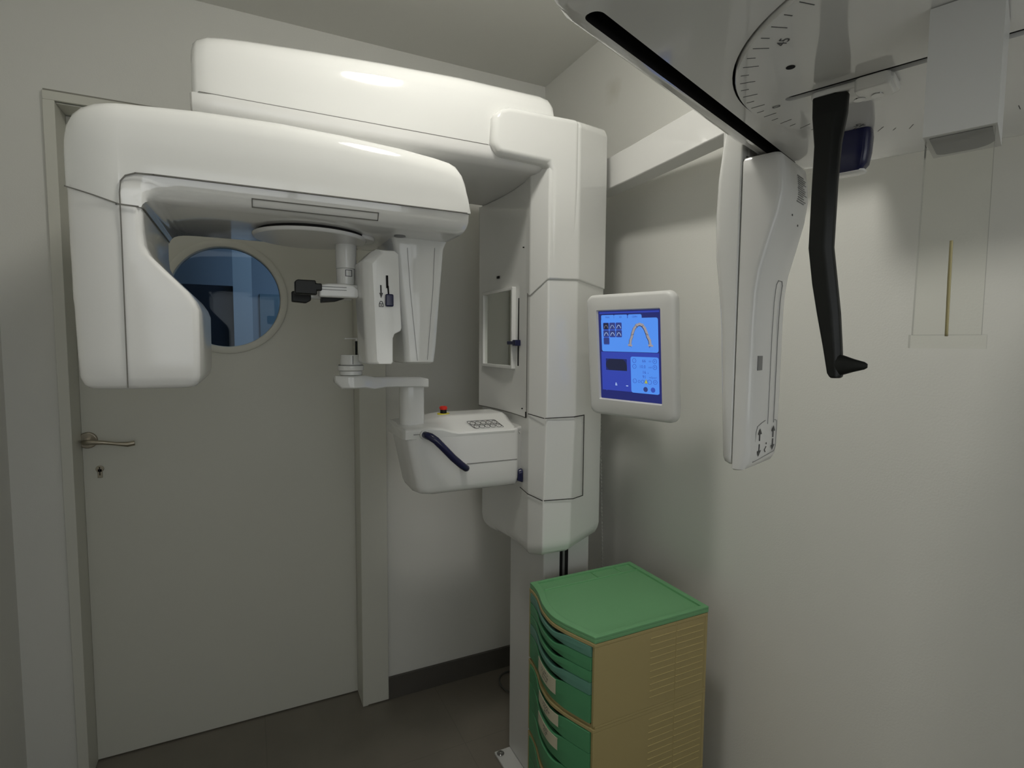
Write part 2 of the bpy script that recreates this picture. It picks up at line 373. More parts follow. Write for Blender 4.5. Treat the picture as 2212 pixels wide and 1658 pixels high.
strip([(-.4055+bow(-.311), -.311, 1.276), (-.4055+bow(-.311), -.311, 1.464)], (-1, 0, 0), .004, .002, mb=sm)
sm.build('scale_slot', 'dark', side, smooth=False); sm = MB()
sm.box(-.4000, -.3955, -.424, -.411, 1.536, 1.543)
sm.build('light_sensor', 'dark', side, smooth=False); sm = MB()
for zz_ in (1.601, 1.156): MB().cyl((-.4072, -.600, zz_), (-.402, -.600, zz_), .0017, n=10).build('pin_hole', 'dark', side, smooth=False)
if 0: sm.build('pin_holes', 'dark', side, smooth=False); sm = MB()
sm.box(-.4085, -.404, -.6285, -.6245, 1.134, 1.150)
sm.build('latch_slot', 'dark', side, smooth=False)
# mirror with white frame
fy0, fy1, fz0, fz1 = -.540, -.318, 1.264, 1.500
xo = -.4095
fr_o = rrect(fy0, fy1, fz0, fz1, .003, 3); fr_i = rrect(fy0+.008, fy1-.010, fz0+.010, fz1-.009, .0015, 3)
rgx = lambda P_, x: [(x, p[0], p[1]) for p in P_]
mf = MB().loft([rgx(fr_i, -.393), rgx(fr_o, -.393), rgx(fr_o, xo), rgx(fr_i, xo), rgx(fr_i, -.393)], cap=False)
mfo = mf.build('mirror_frame', 'white', side, bevel=.0015, lim=50)
MB().box(-.4015, -.394, fy0+.006, fy1-.006, fz0+.006, fz1-.006).build('mirror', 'mirror', mfo)
MB().box(-.416, -.401, -.577, -.520, 1.3345, 1.3445).box(-.418, -.401, -.580, -.560, 1.331, 1.348).build('height_slider', 'navy', side, bevel=.002)

# the long fixed arm
prof = [(-.697, 1.8195), (-.6985, 1.875), (-.697, 1.910), (-.691, 1.930), (-.681, 1.944), (-.667, 1.954), (-.648, 1.961), (-.61, 1.966), (-.36, 1.966), (-.315, 1.958), (-.290, 1.93), (-.285, 1.8195)]
def armprof(x, k, dz=0, inset=0):
    cy, cz = -.49, 1.86
    return [(x, cy+(y-cy)*(1-inset), cz+(z-cz+(dz if z > 1.9 else 0))*(1-inset*.9) if z > 1.83 else z) for y, z in prof]
ua = MB().loft([armprof(-1.179, 0, -.032, .10), armprof(-1.176, 0, -.026, .055), armprof(-1.168, 0, -.020, .028), armprof(-1.150, 0, -.014, .010), armprof(-1.12, 0, -.010, .002), armprof(-1.08, 0, -.006), armprof(-.95, 0, .004), armprof(-.80, 0, .013), armprof(-.62, 0, .021), armprof(-.40, 0, .022), armprof(-.380, 0, .020, .002), armprof(-.370, 0, .014, .010), armprof(-.365, 0, .0, .03)])
arm = ua.build('overhead_arm', 'white', X, lim=40)
pl = [(-.6985, 1.8180), (-.6985, 1.802), (-.694, 1.789), (-.684, 1.781), (-.665, 1.778), (-.32, 1.778), (-.298, 1.781), (-.288, 1.792), (-.285, 1.8180)]
lo2 = MB().loft([[(x, -.49+(y+.49)*k, z+(dz if z < 1.80 else 0)) for y, z in pl] for x, k, dz in ((-1.182, .94, .010), (-1.178, .975, .004), (-1.165, .99, .001), (-1.14, 1, 0), (-.42, 1, 0), (-.385, 1, 0))])
larm = lo2.build('arm_underside', 'lower', X, lim=40)
sm = MB(); strip([(-1.165, -.6975, 1.8187), (-.555, -.6982, 1.8187)], (0, -1, 0), .0018, mb=sm)
strip([(-1.165, -.6965, 1.8187), (-1.1785, -.672, 1.8187)], (-.8, -.6, 0), .0018, mb=sm)
sm.build('panel_gap', 'seam', arm, smooth=False)
MB().cyl((-.945, -.58, 1.70), (-.945, -.58, 1.7775), .075, n=48).build('rotation_hub', 'lower', X, bevel=.004)

# the rotating C-arm: crowned upper shell
def shell(x, zt, k=1.0, zb=1.5985):
    z0 = 1.5985; h = zt-z0
    P_ = [(-.9025, zb), (-.9040, z0+h*.35), (-.9020, z0+h*.65), (-.8965, z0+h*.83), (-.886, z0+h*.93), (-.869, z0+h*.982), (-.846, z0+h), (-.62, z0+h), (-.585, z0+h*.94), (-.562, z0+h*.75), (-.550, z0+h*.4), (-.5485, zb)]
    t = max(0, (-1.3375+.075-x)/.075)
    return [(x, -.725+(y+.725)*k+(.020*t*t if y < -.7 else 0), z) for y, z in P_]
S_ = [(-1.3385, 1.650, .955, 1.5715), (-1.3375, 1.663, .968, 1.571), (-1.334, 1.677, .979, 1.570), (-1.327, 1.690, .988, 1.568), (-1.315, 1.700, .994, 1.564), (-1.297, 1.7075, .998, 1.558), (-1.280, 1.711, 1, 1.5525), (-1.2675, 1.713, 1, 1.5485), (-1.2665, 1.713, 1, 1.572), (-1.2635, 1.7133, 1, 1.583), (-1.257, 1.714, 1, 1.592), (-1.244, 1.715, 1, 1.5975), (-1.22, 1.717, 1, 1.5985), (-1.155, 1.722, 1), (-1.03, 1.725, 1), (-.92, 1.722, 1), (-.82, 1.716, 1), (-.75, 1.708, 1), (-.722, 1.703, .999), (-.708, 1.697, .997), (-.698, 1.686, .993), (-.691, 1.668, .988), (-.685, 1.64, .982), (-.680, 1.603, .978)]
rot = MB().loft([shell(*a) for a in S_]).build('rotating_arm', 'white', X, lim=42)
# lower shell of the rotating arm (its glossy underside mirrors the room)
fa = [(-.8985, 1.598), (-.896, 1.583), (-.890, 1.571), (-.880, 1.5645), (-.864, 1.562), (-.580, 1.562), (-.562, 1.565), (-.553, 1.575), (-.551, 1.598)]
def fas(x, k=1, dz=0, t=1, zb=1.562):
    A = [(-.9008, 1.598), (-.9010, 1.585), (-.9012, 1.572), (-.9012, (1.572+zb)/2), (-.9006, zb), (-.5525, zb), (-.5525, zb+.006), (-.5525, 1.575), (-.551, 1.598)]
    out = []
    for (ya, za), (yb, zb_) in zip(A, fa):
        y = ya+(yb-ya)*t; z = za+(zb_-za)*t
        out.append((x, -.725+(y+.725)*k, z+(dz if z < 1.58 else 0)))
    return out
fo = MB().loft([fas(-1.2700, t=0, zb=1.5466), fas(-1.2388, t=0, zb=1.5466), fas(-1.2368, t=.03, zb=1.5510), fas(-1.2335, t=.10, zb=1.5550), fas(-1.2285, t=.24, zb=1.5585), fas(-1.221, t=.45, zb=1.5607), fas(-1.211, t=.70), fas(-1.199, t=.90), fas(-1.185), fas(-1.0), fas(-.76, 1, -.002), fas(-.70, .995, -.003), fas(-.688, .975, -.001), fas(-.681, .955, .006)])
fascia = fo.build('arm_lower_shell', 'glossy', X, lim=42)
# tube head hanging at the left end
def headsec(z, xl, xr, k=1.0, chf=.030):
    y0, y1 = -.725-.1765*k, -.725+.1725*k
    P_ = rrect(xl, xr, y0, y1, [.018, .03, .012, .012], 4)
    P_ = P_[:15]+[(xl+.012+.063*f, y0) for f in (.17, .34, .51, .68, .85)]+P_[15:]
    # soften the front left corner into a broad curve
    out = []
    for x, y in P_:
        t = max(0, (xl+.075-x)/.075); f = max(0, (-.70-y)/.20)
        out.append((x, y+.020*t*t*min(1, f*2), z))
    return out
HS = [(1.2585, -1.315, -1.182, .93), (1.2605, -1.323, -1.174, .965), (1.266, -1.329, -1.169, .985), (1.278, -1.333, -1.166, 1), (1.31, -1.3345, -1.165, 1), (1.388, -1.336, -1.1645, 1), (1.402, -1.337, -1.169, 1), (1.418, -1.337, -1.179, 1), (1.45, -1.337, -1.209, 1), (1.474, -1.3375, -1.231, 1), (1.489, -1.3375, -1.2375, 1), (1.51, -1.3375, -1.239, 1), (1.546, -1.3375, -1.2385, 1), (1.5462, -1.3375, -1.2685, 1), (1.5735, -1.3375, -1.2685, 1)]
th = MB().loft([headsec(*a) for a in HS]).build('tube_head', 'lower', X, lim=40)
sm = MB()
def fy(x): t = max(0, (-1.3375+.075-x)/.075); return -.9015+.020*t*t-.0008
strip([(x, fy(x)-.0016, z) for x, z in ((-1.3375, 1.5705), (-1.325, 1.5665), (-1.30, 1.5585), (-1.267, 1.5475), (-1.242, 1.5465))], (0, -1, 0), .0018, .0012, mb=sm)
strip([(x, fy(x)-.0004-(.0016 if z > 1.55 else 0), z) for x, z in ((-1.266, 1.262), (-1.2655, 1.50), (-1.2655, 1.565), (-1.2635, 1.583), (-1.257, 1.592), (-1.244, 1.5975), (-1.22, 1.5985), (-.90, 1.5985), (-.69, 1.5975))], (0, -1, 0), .0016, .0012, mb=sm)
strip([(-1.2375, -.895, 1.5465), (-1.2375, -.57, 1.5465)], (1, 0, 0), .0018, .0012, mb=sm)
sm.build('panel_gap', 'seam', th, smooth=False)
# rectangular laser window strip on the lower shell
nf = Vector((0, -.842, -.539))
sm = MB()
c4 = [(-1.080, -.8955, 1.5805), (-.865, -.8955, 1.5805), (-.865, -.8875, 1.5680), (-1.080, -.8875, 1.5680)]
strip(c4+[c4[0]], nf, .0016, .0012, mb=sm)
sm.build('strip_outline', 'seam', fascia, smooth=False)
MB().cyl((-.80, -.80, 1.5605), (-.80, -.80, 1.5585), .012, n=24).build('sensor_window', 'greyb', fascia)
# rotating disc under the arm
MB().cyl((-.965, -.722, 1.5565), (-.965, -.722, 1.5625), .106, n=64).build('disc_gap', 'dark', X)
MB().cyl((-.968, -.722, 1.5485), (-.968, -.722, 1.5560), .110, .113, n=64).build('rotation_disc', 'lower', X, bevel=.0025)
MB().cyl((-.880, -.735, 1.553), (-.880, -.735, 1.562), .040, n=40).build('support_boss', 'lower', X, bevel=.003)
# temple support: stem, clamp arms with black pads
ts = MB().cyl((-.894, -.70, 1.552), (-.894, -.70, 1.497), .0225, .0215, n=36).cyl((-.8955, -.70, 1.497), (-.8955, -.70, 1.462), .0195, .0185, n=36).build('temple_support_stem', 'white', X, bevel=.0015)
sm = MB(); 
strip([(-.8985, -.7195, 1.493), (-.8855, -.7180, 1.493), (-.8855, -.7180, 1.480), (-.8985, -.7195, 1.480), (-.8985, -.7195, 1.493)], (.1, -1, 0), .0011, .0012, mb=sm)
sm.build('square_mark', 'print', ts, smooth=False)
ta = MB().prism([(-.955, 1.432), (-.955, 1.457), (-.935, 1.461), (-.905, 1.462), (-.885, 1.460), (-.874, 1.452), (-.872, 1.440), (-.876, 1.432)], 'Y', -.735, -.712)
ta.prism([(-.97, 1.432), (-.97, 1.457), (-.905, 1.461), (-.885, 1.458), (-.876, 1.452), (-.876, 1.432)], 'Y', -.668, -.648).box(-.905, -.873, -.73, -.66, 1.435, 1.461)
tao = ta.build('clamp_arms', 'white', X, bevel=.004)
sm = MB()
strip([(-.954, -.7352, 1.4535), (-.90, -.7352, 1.4535)], (0, -1, 0), .0014, mb=sm); strip([(-.954, -.7352, 1.4475), (-.90, -.7352, 1.4475)], (0, -1, 0), .0012, mb=sm)
sm.build('groove_lines', 'greyb', tao, smooth=False)
MB().prism([(-1.003, 1.436), (-1.003, 1.461), (-.998, 1.465), (-.962, 1.465), (-.962, 1.459), (-.950, 1.459), (-.950, 1.444), (-.960, 1.444), (-.960, 1.435)], 'Y', -.742, -.722).build('temple_pad', 'black', tao, bevel=.0025)
MB().prism([(-1.004, 1.424), (-1.004, 1.447), (-.975, 1.447), (-.965, 1.442), (-.965, 1.428), (-.975, 1.422)], 'Y', -.672, -.650).build('temple_pad', 'black', tao, bevel=.0025)
MB().prism([(-.945, 1.424), (-.945, 1.436), (-.905, 1.436), (-.895, 1.434), (-.915, 1.427)], 'Y', -.70, -.66).build('pad_rest', 'black', tao, bevel=.0015)
# sensor head: two hanging blocks on the right
def sec(z, x0, x1, y0, y1, r=.012, rf=None): return [(p[0], p[1], z) for p in rrect(x0, x1, y0, y1, rf or r, 4)]
b2 = MB().loft([sec(1.291, -.779, -.719, -.772, -.65, .014), sec(1.295, -.784, -.716, -.778, -.645, .014), sec(1.33, -.786, -.712, -.780, -.64, .014), sec(1.5, -.802, -.698, -.780, -.63, .014), sec(1.545, -.807, -.694, -.780, -.625, .014), sec(1.562, -.812, -.688, -.786, -.62, .016)])
sb = b2.build('sensor_block', 'white', X, lim=40)
sm = MB()
strip([(-.779, -.7812, 1.540), (-.773, -.7812, 1.45), (-.758, -.7812, 1.298)], (0, -1, 0), .0007, mb=sm)
strip([(-.7175, -.7805, 1.545), (-.7215, -.7805, 1.46), (-.735, -.7805, 1.3)], (0, -1, 0), .0007, mb=sm)
sm.build('panel_gap', 'print2', sb, smooth=False)
P1 = [(-.886, 1.505), (-.862, 1.527), (-.852, 1.532), (-.812, 1.532), (-.803, 1.526), (-.801, 1.440), (-.797, 1.368), (-.800, 1.361), (-.814, 1.355), (-.818, 1.346), (-.8185, 1.296), (-.822, 1.291), (-.872, 1.291), (-.877, 1.296)]
def p1(y, k): return [(-.842+(x+.842)*k[0], y, 1.41+(z-1.41)*k[1]) for x, z in P1]
P1 = [(-.838+(x+.842)*.90, z) for x, z in P1]
b1 = MB().loft([[(x+(.020 if x < -.85 else 0), -.800, z-(.004 if z > 1.5 else 0)) for x, z in P1], [(x+(.004 if x < -.85 else 0), -.787, z) for x, z in P1], [(x, -.775, z) for x, z in P1], [(x, -.70, z) for x, z in P1]])
cb = b1.build('collimator_block', 'white', X, bevel=.004, seg=3, lim=40)
sm = MB(); strip([(-.828, -.8012, 1.475), (-.8275, -.8012, 1.452)], (0, -1, 0), .0045, mb=sm); strip([(-.8262, -.8012, 1.454), (-.825, -.8012, 1.437)], (0, -1, 0), .003, mb=sm)
sm.build('slider_slot', 'dark', cb, smooth=False)
MB().box(-.8325, -.8155, -.808, -.800, 1.412, 1.438).build('lock_slider', 'navy', cb, bevel=.003)
sm = MB(); strip([(-.841, -.8008, 1.455), (-.8405, -.8008, 1.438)], (0, -1, 0), .003, mb=sm)
sm.add([(-.8445, -.8016, 1.440), (-.8365, -.8016, 1.440), (-.8405, -.8016, 1.429)], [(0, 1, 2)])
for i in range(8):
    a0, a1 = pi*i/8, pi*(i+1)/8
    strip([(-.8405+.0032*cos(a0), -.8006, 1.4185+.004*sin(a0)), (-.8405+.0032*cos(a1), -.8006, 1.4185+.004*sin(a1))], (0, -1, 0), .0012, mb=sm)
strip([(-.8445, -.8006, 1.4175), (-.8365, -.8006, 1.4175), (-.8365, -.8006, 1.4115), (-.8445, -.8006, 1.4115), (-.8445, -.8006, 1.4175)], (0, -1, 0), .0012, mb=sm); sm.box(-.8415, -.8395, -.8012, -.8004, 1.413, 1.416)
sm.build('lock_marking', 'print', cb, smooth=False)

# patient table
tb = MB(); 
def tsec(z, y0, k=0): return [(-.42-.0, y0, z), (-.405, y0+.018, z), (-.385, y0+.03, z), (-.385, -.43, z), (-.72+k, -.43, z), (-.745+k, -.46, z), (-.748+k, y0+.05, z), (-.738+k, y0+.015, z), (-.715+k, y0, z)]
tb.loft([tsec(.935, -.575, .055), tsec(.942, -.592, .042), tsec(.96, -.600, .034), tsec(1.0, -.603, .026), tsec(1.095, -.603, .006), tsec(1.103, -.603, .004)])
table = tb.build('patient_table', 'lower', X, bevel=.006, seg=3, lim=35)
# raised console top: low at the left, wedge with keys at the right
ct = MB(); secs = []
for x, zf, zb, yb in ((-.745, 1.112, 1.118, -.45), (-.738, 1.118, 1.124, -.44), (-.70, 1.119, 1.125, -.43), (-.672, 1.120, 1.128, -.43), (-.64, 1.116, 1.130, -.43), (-.615, 1.108, 1.134, -.43), (-.595, 1.1035, 1.136, -.43), (-.43, 1.1035, 1.137, -.43), (-.416, 1.100, 1.134, -.43), (-.408, 1.092, 1.128, -.43)):
    y0 = -.603 if -.72 < x < -.42 else (-.601 if x < -.72 and x > -.74 else (-.588 if x < -.74 else -.592))
    secs.append([(x, y0, 1.090), (x, y0-.0015, zf-.006), (x, y0+.006, zf), (x, y0+.05, zf+(zb-zf)*.42), (x, y0+.085, zb-.004), (x, y0+.10, zb), (x, yb, zb), (x, yb, 1.090)])
con = ct.loft(secs).build('console_top', 'white', X, bevel=.002, seg=2, lim=45)
sm = MB(); strip([(-.58, -.6035, 1.0145), (-.4215, -.6035, 1.0145)], (0, -1, 0), .0016, mb=sm); strip([(-.733, -.592, 1.1035), (-.716, -.6036, 1.103), (-.690, -.6036, 1.103)], (0, -1, 0), .0014, mb=sm)
sm.build('panel_gap', 'seam', table, smooth=False)
# keypad on the slope
O = Vector((-.5055, -.5725, 1.1125)); kx = Vector((1, 0, 0)); ky = Vector((0, .79, .385)).normalized(); kn_ = kx.cross(ky)
def KP(a, b_, o=.0012): return O+kx*a+ky*b_+kn_*o
sm = MB()
rr2 = rrect(-.043, .043, -.0195, .0195, .005, 4)
strip([KP(a-b_*.35, b_) for a, b_ in rr2+rr2[:1]], kn_, .0012, mb=sm)
for row, bb in ((0, .0085), (1, -.0085)):
    for k_ in range(5):
        a0_ = (-.032, -.016, 0, .016, .034)[k_]-bb*.35; R0 = .0078
        strip([KP(a0_+R0*cos(2*pi*i/14), bb+R0*sin(2*pi*i/14)) for i in range(15)], kn_, .0011, mb=sm)
        gl = ['^', '+', '-', 'o', '>', '<', '=', 'x', 'o', '>'][row*5+k_]
        text_mesh(gl, .008, KP(a0_, bb, .0012), kx, ky, sm)
sm.build('keypad_marking', 'print', con, smooth=False)
ey, ex = -.475, -.594
es_ = MB().cyl((ex, ey, 1.1345), (ex, ey, 1.1375), .0175, n=32, mi=0).cyl((ex, ey, 1.1375), (ex, ey, 1.148), .0092, n=24, mi=1).cyl((ex, ey, 1.148), (ex, ey, 1.155), .0105, .0118, n=24, mi=2).cyl((ex, ey, 1.155), (ex, ey, 1.158), .0118, .008, n=24, mi=2)
es_.build('emergency_button', ['yellow', 'black', 'red'], con, lim=40)
# blue handle
hp = [(-.690, -.602, 1.102), (-.690, -.628, 1.103), (-.684, -.640, 1.101), (-.672, -.645, 1.092), (-.655, -.648, 1.074), (-.628, -.649, 1.045), (-.605, -.648, 1.024), (-.590, -.643, 1.013), (-.583, -.630, 1.009), (-.583, -.602, 1.010)]
MB().tube(hp, [.0085, .0095, .010, .0098, .0095, .0095, .0095, .0092, .0085, .008], 16).build('blue_handle', 'navy', table, lim=70)
MB().cyl((-.690, -.6045, 1.102), (-.690, -.612, 1.102), .0125, .0115, n=24).build('handle_socket', 'white', table, bevel=.001)
MB().cyl((-.583, -.6035, 1.010), (-.583, -.612, 1.010), .010, n=20).build('handle_socket', 'white', table, bevel=.001)
# second handle mirrored on the far side of the table
MB().tube([(x, -.43-(y+.602), z) for x, y, z in hp], .009, 14).build('blue_handle', 'navy', table, lim=70)
# chin rest arm: post, curved cantilever, cup, bite rod
MB().loft([[(p[0], p[1], z) for p in rrect(-.733, -.673, -.555, -.50, [.008, .022, .022, .008], 5)] for z in (1.112, 1.235)]).build('chin_rest_post', 'white', X, lim=40)
ca = MB()
path = [(-.668, -.545, .028), (-.690, -.548, .030), (-.72, -.556, .030), (-.755, -.572, .026), (-.79, -.592, .024), (-.82, -.608, .024), (-.845, -.618, .030), (-.872, -.622, .036), (-.898, -.622, .030), (-.912, -.622, .018)]
secs = []
for i, (x, y, hw) in enumerate(path):
    t = i/(len(path)-1); zt = 1.247+(.012*t if t < .6 else .012)-(0 if i else .004); zb = zt-.026-(.004 if .5 < t < .9 else 0)+(.010 if i == len(path)-1 else 0)+(.004 if i == 0 else 0)
    secs.append([(x, y-hw, zb+.003), (x, y-hw, zt-.003), (x, y-hw+.003, zt), (x, y+hw-.003, zt), (x, y+hw, zt-.003), (x, y+hw, zb+.003), (x, y+hw-.004, zb), (x, y-hw+.004, zb)])
car2 = ca.loft(secs).build('chin_rest_arm', 'white', X, lim=40)
cup = MB().cyl((-.874, -.622, 1.2600), (-.874, -.622, 1.2700), .0255, n=40).cyl((-.874, -.622, 1.2710), (-.874, -.622, 1.2825), .0295, .0300, n=40).cyl((-.873, -.622, 1.2835), (-.873, -.622, 1.3080), .0250, .0243, n=40).build('chin_cup', 'white', X, bevel=.0015)
sm = MB(); sm.cyl((-.874, -.622, 1.2820), (-.874, -.622, 1.2840), .0285, n=40).box(-.8742, -.8725, -.6475, -.64, 1.286, 1.306)
sm.build('cup_joint', 'greyb', cup, smooth=False)
br_ = MB().box(-.8635, -.8585, -.625, -.620, 1.3080, 1.3400, mi=0).box(-.888, -.858, -.626, -.619, 1.3445, 1.3475, mi=1).box(-.8630, -.8585, -.625, -.620, 1.340, 1.345, mi=1)
br_.build('bite_rod', ['black', 'white'], X, bevel=.0005)

# touch-screen display
th_, ti_, ro_ = radians(-107.113), radians(-5.937), radians(-.552)
n_ = Vector((sin(th_)*cos(ti_), cos(th_)*cos(ti_), sin(ti_))); hx = Vector((0, 0, 1)).cross(n_).normalized(); vy = n_.cross(hx)
sa = hx*cos(ro_)+vy*sin(ro_); sbv = -hx*sin(ro_)+vy*cos(ro_); SC = Vector((-.255, -.878, 1.309)); SW, SH = .1778, .2221
def DP(a, b_, d=0): return SC+sa*a+sbv*b_+n_*d
dm = MB()
W0, W1, H0, H1 = -SW/2-.036, SW/2+.039, -SH/2-.043, SH/2+.040
def dring(g, d, r, bow_=0): return [DP(x*(1)+0, y+(.004*(1-((x-.005)/.13)**2))*(1 if y > 0 else -1), d) for x, y in rrect(W0+g, W1-g, H0+g, H1-g, r, 6)]
n0 = 28
hole = [DP(x, y, d_) for d_ in (0,) for x, y in rrect(-SW/2, SW/2, -SH/2, SH/2, .002, 6)]
rings = [dring(.030, -.036, .02), dring(.010, -.032, .02), dring(.003, -.022, .02), dring(0, -.012, .02), dring(.0005, -.002, .02), dring(.003, .0035, .018), dring(.009, .006, .016),
         [DP(x, y, .0055) for x, y in rrect(-SW/2-.003, SW/2+.003, -SH/2-.003, SH/2+.003, .003, 6)], [DP(x, y, .000) for x, y in rrect(-SW/2, SW/2, -SH/2, SH/2, .002, 6)]]
disp = dm.loft(rings).build('display_housing', 'rim', X, lim=50)
M['lightblue'] = emis('ui_light', (.33, .58, .96)); M['deepblue'] = emis('ui_blue', (.20, .27, .68)); M['navyui'] = emis('ui_navy', (.13, .16, .42))
M['uidark'] = emis('ui_dark', (.20, .25, .50)); M['uiblack'] = emis('ui_black', (.12, .14, .24)); M['uitan'] = emis('ui_tan', (.62, .60, .62)); M['uiwhite'] = emis('ui_white', (.75, .85, 1.0)); M['uimid'] = emis('ui_mid', (.22, .32, .72)); M['uiyel'] = emis('ui_yellow', (.70, .72, .30))
ui = MB()
PX0, PX1, PY0, PY1 = 1, 2, 3, 4
def UV(cx, cy):    # cx, cy: 0..1 across and down the screen
    return ((cx-.5)*SW, (.5-cy)*SH)
def quad(x0, y0, x1, y1, lay, mi, r=.0):
    a0, b0 = UV(x0, y0); a1, b1 = UV(x1, y1)
    P_ = rrect(a0, a1, b1, b0, max(r, 1e-5), 3)
    ui.add([DP(a, b_, .0004+.00012*lay) for a, b_ in P_], [tuple(range(len(P_)))], mi)
def txt(s, cx, cy, h, lay, mi, al='CENTER'):
    a, b_ = UV(cx, cy); text_mesh(s, h, DP(a, b_, .0004+.00012*lay), sa, sbv, ui, mi, al)
um = ['deepblue', 'lightblue', 'navyui', 'uidark', 'uiblack', 'uitan', 'uiwhite', 'uimid', 'uiyel']
quad(0, 0, 1, 1, 0, 2); quad(.02, .012, .985, .03, 1, 0); quad(.0, .90, 1, .985, 1, 2); quad(.03, .46, .97, .90, 1, 0)
quad(.05, .045, .27, .12, 2, 1, .003); quad(.27, .045, .49, .12, 2, 1, .003); quad(.50, .045, .72, .12, 3, 1, .004); quad(.045, .085, .965, .455, 2, 1, .005)
quad(.268, .05, .272, .085, 4, 7); quad(.492, .05, .500, .085, 4, 0)
txt('PAN', .16, .072, .0062, 5, 0); txt('3D', .38, .072, .0062, 5, 0); txt('CEPH', .61, .072, .0062, 5, 0)
for j, (rx, ry) in enumerate([(0, 0), (1, 0), (2, 0), (0, 1), (1, 1), (2, 1), (0, 2)]):
    x = .085+rx*.108; y = .135+ry*.083
    quad(x-.006, y-.005, x+.096, y+.077, 3, 7, .0025); quad(x, y, x+.09, y+.070, 4, 3 if j else 4, .002)
    if j < 6:
        a, b_ = UV(x+.045, y+.058)
        q_ = [(a+.0046*cos(pi*i/10)*(1.0+.25*(1-sin(pi*i/10))), b_+.0075*sin(pi*i/10)) for i in range(11)]
        strip([DP(u_, v_, .0010) for u_, v_ in q_], n_, .0010 if j not in (0, 1) else .0007, .0001, mb=ui, mi=5 if j == 0 else 6)
# jaw arch
a, b_ = UV(.685, .36)
arch = []
for i in range(25):
    t = i/24; ang = pi*t; X_ = .0215*cos(ang); Y_ = .043*sin(ang)**.8 if sin(ang) > 0 else 0
    arch.append((a+X_*1.0, b_+Y_))
def arc3(pts, w_, mi, o): strip([DP(u_, v_, o) for u_, v_ in pts], n_, w_, .0001, mb=ui, mi=mi)
L_ = [(a-.028, b_-.004), (a-.026, b_+.008), (a-.0225, b_+.016), (a-.0195, b_+.026), (a-.015, b_+.036), (a-.008, b_+.044), (a, b_+.0465), (a+.008, b_+.044), (a+.0145, b_+.036), (a+.019, b_+.026), (a+.0225, b_+.016), (a+.027, b_+.008), (a+.029, b_-.004)]
arc3([(x-.0007, y-.0009) for x, y in L_], .0072, 4, .0010); arc3(L_, .0060, 5, .0012)
arc3([(a-.033, b_-.004), (a-.024, b_-.005)], .0042, 5, .0012); arc3([(a+.024, b_-.004), (a+.034, b_-.005)], .0042, 5, .0012)
for k_ in ((-.0235, .020, -.0165, .023), (.0165, .024, .0235, .020), (-.010, .043, -.006, .038), (.006, .039, .010, .043)): arc3([(a+k_[0], b_+k_[1]), (a+k_[2], b_+k_[3])], .0008, 4, .0014)
txt('L', .545, .40, .005, 5, 7); txt('R', .83, .40, .005, 5, 0)
# image preview and values
quad(.10, .530, .47, .675, 3, 7); quad(.105, .535, .465, .67, 4, 2)
P_ = [UV(x, y) for x, y in ((.105, .60), (.13, .56), (.17, .542), (.40, .540), (.44, .565), (.462, .61), (.462, .665), (.16, .665), (.115, .63))]
ui.add([DP(u_, v_, .0011) for u_, v_ in P_], [tuple(range(len(P_)))], 4)
quad(.525, .505, .965, .905, 3, 1, .005)
for y in (.548, .612, .772):
    for x, g in ((.585, '-'), (.905, '+')):
        c0, c1 = UV(x, y); strip([DP(c0+.0052*cos(2*pi*i/12), c1+.0052*sin(2*pi*i/12), .0010) for i in range(13)], n_, .0009, .0001, mb=ui, mi=7); txt(g, x, y, .009, 6, 0)
txt('66', .74, .548, .0105, 6, 7); txt('kV', .835, .551, .0065, 6, 7)
txt('10.0', .715, .612, .0105, 6, 7); txt('mA', .835, .615, .0065, 6, 7)
txt('16', .74, .672, .0105, 6, 7); txt('s', .80, .675, .0065, 6, 7)
txt('91', .74, .722, .0105, 6, 7); txt('mGycm²', .875, .724, .0062, 6, 7)
for k_ in range(4):
    c0, c1 = UV(.655+.055*k_, .775); h_ = (.003, .004, .0045, .0055)[k_]
    if k_ == 2:
        ui.add([DP(c0-.005, c1-.004, .0011), DP(c0+.005, c1-.004, .0011), DP(c0, c1+.007, .0011)], [(0, 1, 2)], 8)
    strip([DP(c0+h_*cos(2*pi*i/12), c1+h_*sin(2*pi*i/12), .0010) for i in range(13)], n_, .0008, .0001, mb=ui, mi=7)
for x, mi_ in ((.755, 3), (.87, 7)):
    c0, c1 = UV(x, .858); ui.add([DP(c0+.0062*cos(2*pi*i/20), c1+.0062*sin(2*pi*i/20), .0012) for i in range(20)], [tuple(range(20))], mi_)
txt('&', .275, .825, .011, 5, 6); quad(.44, .832, .475, .840, 4, 6, .0005); quad(.10, .898, .115, .905, 4, 7)
ui.build('touch_screen', um, disp, smooth=False)
# bracket that carries the display from the column
MB().tube([(-.16, -.55, 1.31), (-.14, -.66, 1.31), (-.15, -.78, 1.31), DP(.01, -.01, -.034)], [.018, .018, .018, .03], 16).build('display_bracket', 'lower', X, lim=60)

